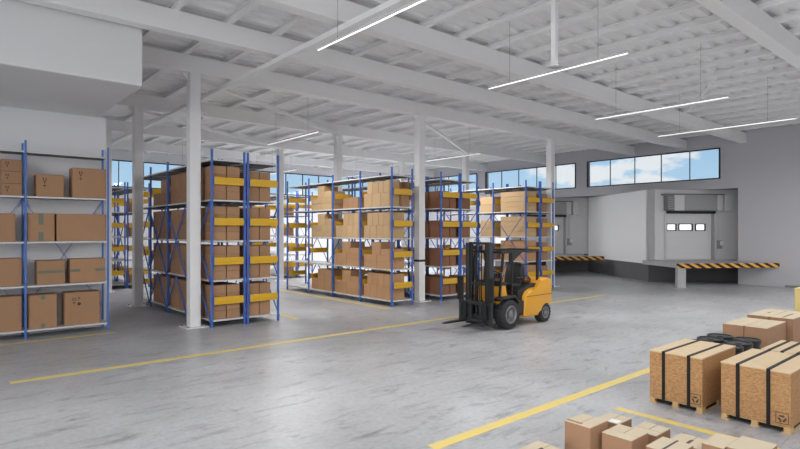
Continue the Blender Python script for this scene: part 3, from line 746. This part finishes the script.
# chassis and bodywork
obj('chassis', MB().prism([(-.98, .24), (-.45, .2), (.45, .2), (.5, .5), (-.38, .52), (-.4, .68), (-.62, .7), (-.98, .6)], 'xz', -.30, .30, .02), M['fgrey'], fk)
arch = [(.80 + .30 * math.cos(a), .245 + .30 * math.sin(a)) for a in [PI * (k / 9) for k in range(10)]]
side = [(-.10, .24), (-.02, .20), (.48, .20)] + [p for p in arch[::-1] if p[1] > .245 and p[0] < 1.02] + [(1.04, .45), (1.08, .62), (1.08, .95), (1.04, 1.07), (.94, 1.12), (.64, 1.12), (.56, 1.08), (.52, .98), (.46, .90), (.20, .88), (.04, .82), (-.06, .70)]
cw = obj('counterweight', MB().prism(side, 'xz', -.54, .54, .06, 3), M['ftruck'], fk, True)
obj('side_groove', MB().box(-.04, 1.06, -.543, -.537, .70, .712), M['fblack'], cw)
obj('tail_lamp', MB().box(1.065, 1.095, -.42, -.30, .80, .9, bev=.008).box(1.065, 1.095, .30, .42, .80, .9, bev=.008), M['red'], cw)
obj('tow_pin', MB().cyl((1.09, 0, .50), (1.09, 0, .66), .025), M['fgrey'], cw)
obj('engine_hood', MB().prism([(-.22, .50), (.54, .50), (.54, .99), (.42, 1.0), (.08, .93), (-.22, .86)], 'xz', -.42, .42, .03), M['fblack'], fk, True)
obj('fuel_tank', MB().lathe([(0, -.33), (.07, -.32), (.115, -.26), (.12, -.2), (.12, .2), (.115, .26), (.07, .32), (0, .33)], (.38, 0, 1.07), (0, 1, 0), 24), M['orange'], fk, True)
for q in (-.50, .40): obj('step_panel', MB().prism([(-.40, .34), (-.10, .28), (-.10, .62), (-.38, .62)], 'xz', q, q + .1, .015), M['fblack'], fk)
obj('footwell_floor', MB().box(-.62, -.18, -.42, .42, .50, .53), M['fblack'], fk)
obj('front_cowl', MB().prism([(-.92, .55), (-.58, .55), (-.60, .72), (-.66, 1.0), (-.86, 1.02), (-.94, .8)], 'xz', -.40, .40, .03), M['ftruck'], fk, True)
for q in (-.56, .34): obj('front_fender', MB().prism([(-1.05, .68), (-.94, .73), (-.50, .73), (-.36, .58), (-.32, .58), (-.48, .77), (-.95, .77), (-1.07, .72)], 'xz', q, q + .22, .008), M['fblack'], fk)
db = obj('dashboard', MB().prism([(-.88, 1.0), (-.62, .97), (-.58, 1.06), (-.84, 1.12)], 'xz', -.38, .38, .02), M['fblack'], fk)
obj('control_lever', MB().cyl((-.66, -.26, 1.05), (-.60, -.27, 1.22), .009).cyl((-.66, -.20, 1.05), (-.60, -.21, 1.22), .009).lathe([(0, -.02), (.018, 0), (0, .02)], (-.60, -.27, 1.23), n=10).lathe([(0, -.02), (.018, 0), (0, .02)], (-.60, -.21, 1.23), n=10), M['fblack'], db)
ax = Vector((.55, 0, .83)).normalized()
sw = obj('steering_wheel', MB().torus((-.50, .02, 1.235), ax, .155, .014).bar((-.50, -.14, 1.235), (-.50, .18, 1.235), .03, .015).cyl(Vector((-.50, .02, 1.235)) - ax * .03, Vector((-.50, .02, 1.235)) + ax * .015, .04), M['fblack'], fk, True)
obj('steering_column', MB().cyl((-.70, .02, 1.0), (-.51, .02, 1.22), .028), M['fgrey'], sw)
st = obj('seat', MB().prism([(-.24, .90), (.18, .88), (.20, .98), (-.20, 1.02), (-.26, .98)], 'xz', -.25, .25, .035, 3), M['vinyl'], fk, True)
obj('seat_back', MB().prism([(.08, .96), (.22, .96), (.33, 1.26), (.30, 1.42), (.24, 1.46), (.18, 1.40), (.14, 1.15)], 'xz', -.25, .25, .05, 3), M['vinyl'], st, True)
obj('arm_rest', MB().box(-.1, .2, -.31, -.26, 1.12, 1.16, bev=.015), M['vinyl'], st)
# overhead guard
gd = obj('overhead_guard', MB().bar((-.86, -.42, 1.79), (.62, -.42, 1.81), .05, .06).bar((-.86, .42, 1.79), (.62, .42, 1.81), .05, .06).bar((-.86, -.44, 1.79), (-.86, .44, 1.79), .06, .06).bar((.62, -.44, 1.81), (.62, .44, 1.81), .06, .06), M['fblack'], fk)
for k in range(6): obj('guard_slat', MB().bar((-.66 + k * .22, -.42, 1.80), (-.66 + k * .22, .42, 1.80), .035, .02), M['fblack'], gd)
for s in (-1, 1):
    obj('guard_post', MB().bar((-.90, s * .42, .98), (-.80, s * .42, 1.79), .045, .05).bar((-.93, s * .42, .74), (-.90, s * .42, 1.0), .045, .05), M['fblack'], gd)
    obj('guard_post', MB().bar((.58, s * .42, 1.02), (.60, s * .42, 1.81), .05, .06), M['fblack'], gd)
    obj('guard_gusset', MB().prism([(-.48, 1.78), (-.05, 1.78), (-.36, 1.61), (-.46, 1.55)], 'xz', s * .42 - .012, s * .42 + .012), M['fblack'], gd)
    obj('cab_stay', MB().bar((-.42, s * .41, 1.61), (-.50, s * .44, .56), .03, .03), M['fblack'], gd)
obj('side_mirror', MB().box(-.96, -.94, -.52, -.40, 1.22, 1.34, bev=.006), M['chrome'], gd)
# mast
MX = -1.22
mt = obj('mast', MB().box(MX, MX + .13, -.37, -.27, .10, 2.01, bev=.006).box(MX, MX + .13, .27, .37, .10, 2.01, bev=.006), M['fgrey'], fk)
obj('inner_channel', MB().box(MX + .02, MX + .10, -.265, -.20, .12, 2.03, bev=.004).box(MX + .02, MX + .10, .20, .265, .12, 2.03, bev=.004), M['fblack'], mt)
for (z_, h_) in ((1.97, .06), (1.02, .06), (.22, .12)):
    obj('mast_crossbar', MB().box(MX + .03, MX + .12, -.30, .30, z_, z_ + h_, bev=.004), M['fgrey'], mt)
for s in (-1, 1):
    obj('lift_cylinder', MB().cyl((MX + .15, s * .16, .2), (MX + .15, s * .16, 1.25), .038).cyl((MX + .15, s * .16, 1.2), (MX + .15, s * .16, 1.96), .022), M['fblack'], mt, True)
    obj('lift_chain', MB().box(MX + .02, MX + .035, s * .09 - .015, s * .09 + .015, .5, 1.94), M['fblack'], mt)
    obj('tilt_cylinder', MB().cyl((MX + .12, s * .30, .78), (-.72, s * .30, .62), .035), M['greyd'], mt, True)
obj('hydraulic_hose', MB().cyl((MX + .1, -.03, .4), (MX + .1, -.03, 1.96), .014).cyl((MX + .1, .03, .4), (MX + .1, .03, 1.96), .014), M['fblack'], mt, True)
for q in (-.09, .09): obj('sheave', MB().cyl((MX, q - .03, 1.9), (MX, q + .03, 1.9), .05), M['fblack'], mt, True)
# carriage, load backrest and forks
cg = obj('carriage', MB().box(MX - .10, MX - .045, -.50, .50, .18, .25, bev=.006).box(MX - .10, MX - .045, -.50, .50, .58, .65, bev=.006).box(MX - .08, MX - .02, -.18, -.12, .2, .7).box(MX - .08, MX - .02, .12, .18, .2, .7), M['fgrey'], fk)
for q in (-.46, -.16, .16, .46): obj('carriage_bar', MB().box(MX - .095, MX - .05, q - .035, q + .035, .25, .58, bev=.004), M['fgrey'], cg)
for s in (-1, 1): obj('backrest_plate', MB().box(MX - .10, MX - .07, s * .45 - .095, s * .45 + .095, .65, 1.22, bev=.006), M['fblack'], cg)
for s in (-1, 1):
    yc = s * .30
    obj('fork', MB().box(MX - .145, MX - .10, yc - .055, yc + .055, .17, .66, bev=.006).prism([(MX - .10, .17), (MX - .84, .185), (MX - .86, .195), (MX - .55, .215), (MX - .13, .215)], 'xz', yc - .055, yc + .055), M['fblack'], cg)

# ------------------------------------------------------------------ light
wd = bpy.data.worlds.new('sky'); bpy.context.scene.world = wd; wd.use_nodes = True
nt = wd.node_tree; nt.nodes.clear()
out = nt.nodes.new('ShaderNodeOutputWorld'); bg = nt.nodes.new('ShaderNodeBackground')
tc = nt.nodes.new('ShaderNodeTexCoord')
sep = N(nt, 'ShaderNodeSeparateXYZ'); nt.links.new(tc.outputs['Generated'], sep.inputs[0])
grad = N(nt, 'ShaderNodeValToRGB'); nt.links.new(sep.outputs['Z'], grad.inputs['Fac'])
ce = grad.color_ramp.elements
ce[0].position = 0.0; ce[0].color = (.55, .76, .90, 1); ce[1].position = .5; ce[1].color = (.16, .38, .80, 1)
e = ce.new(.16); e.color = (.30, .56, .84, 1)
mp = N(nt, 'ShaderNodeMapping'); mp.inputs['Scale'].default_value = (1, 1, 2.6); mp.inputs['Location'].default_value = (.37, .1, .2)
nt.links.new(tc.outputs['Generated'], mp.inputs['Vector'])
cn = N(nt, 'ShaderNodeTexNoise', Scale=7.5, Detail=7.0, Roughness=.55); nt.links.new(mp.outputs['Vector'], cn.inputs['Vector'])
cr = N(nt, 'ShaderNodeValToRGB'); cr.color_ramp.elements[0].position = .53; cr.color_ramp.elements[1].position = .60
nt.links.new(cn.outputs['Fac'], cr.inputs['Fac'])
mixc = N(nt, 'ShaderNodeMix', data_type='RGBA'); mixc.inputs[7].default_value = (.88, .90, .92, 1)
nt.links.new(cr.outputs[0], mixc.inputs[0]); nt.links.new(grad.outputs[0], mixc.inputs[6])
# hazy bright part of the sky round the sun, off to the left behind the camera
sd = Vector((-.86, -.38, .34)).normalized()
vm = N(nt, 'ShaderNodeVectorMath', operation='DOT_PRODUCT'); vm.inputs[1].default_value = sd; nt.links.new(tc.outputs['Generated'], vm.inputs[0])
mr = N(nt, 'ShaderNodeMapRange', interpolation_type='SMOOTHSTEP'); mr.inputs['From Min'].default_value = .15; mr.inputs['From Max'].default_value = 1.0
mr.inputs['To Min'].default_value = 1.25; mr.inputs['To Max'].default_value = 6.5
nt.links.new(vm.outputs['Value'], mr.inputs['Value'])
mf = N(nt, 'ShaderNodeMapRange'); mf.inputs['From Min'].default_value = 1; mf.inputs['From Max'].default_value = 4; nt.links.new(mr.outputs['Result'], mf.inputs['Value'])
mixh = N(nt, 'ShaderNodeMix', data_type='RGBA'); mixh.inputs[7].default_value = (.97, .985, 1, 1)
nt.links.new(mf.outputs['Result'], mixh.inputs[0]); nt.links.new(mixc.outputs[2], mixh.inputs[6])
nt.links.new(mixh.outputs[2], bg.inputs['Color']); nt.links.new(mr.outputs['Result'], bg.inputs['Strength'])
nt.links.new(bg.outputs[0], out.inputs[0])
sl = bpy.data.lights.new('sun', 'SUN'); sl.energy = 1.3; sl.angle = math.radians(55); sl.color = (1, .985, .96)
so = bpy.data.objects.new('sun', sl); C.objects.link(so); so.rotation_euler = (-Vector((-.86, -.34, .36))).to_track_quat('-Z', 'Y').to_euler()

# ------------------------------------------------------------------ camera
cd = bpy.data.cameras.new('camera'); cam = bpy.data.objects.new('camera', cd); C.objects.link(cam)
cam.location = (0, 0, CAM_H); cam.rotation_euler = (PI / 2, 0, -math.atan2(CA, SA))
cd.sensor_width = 36; cd.lens = F_PX / 800 * 36; cd.shift_y = (HZ - 224.5) / 800; cd.clip_start = .1; cd.clip_end = 300
sc = bpy.context.scene; sc.camera = cam
sc.view_settings.view_transform = 'Standard'; sc.view_settings.look = 'None'; sc.view_settings.gamma = 1; sc.view_settings.use_curve_mapping = False
sc.view_settings.exposure = -0.28
sc.cycles.max_bounces = 10; sc.cycles.diffuse_bounces = 6
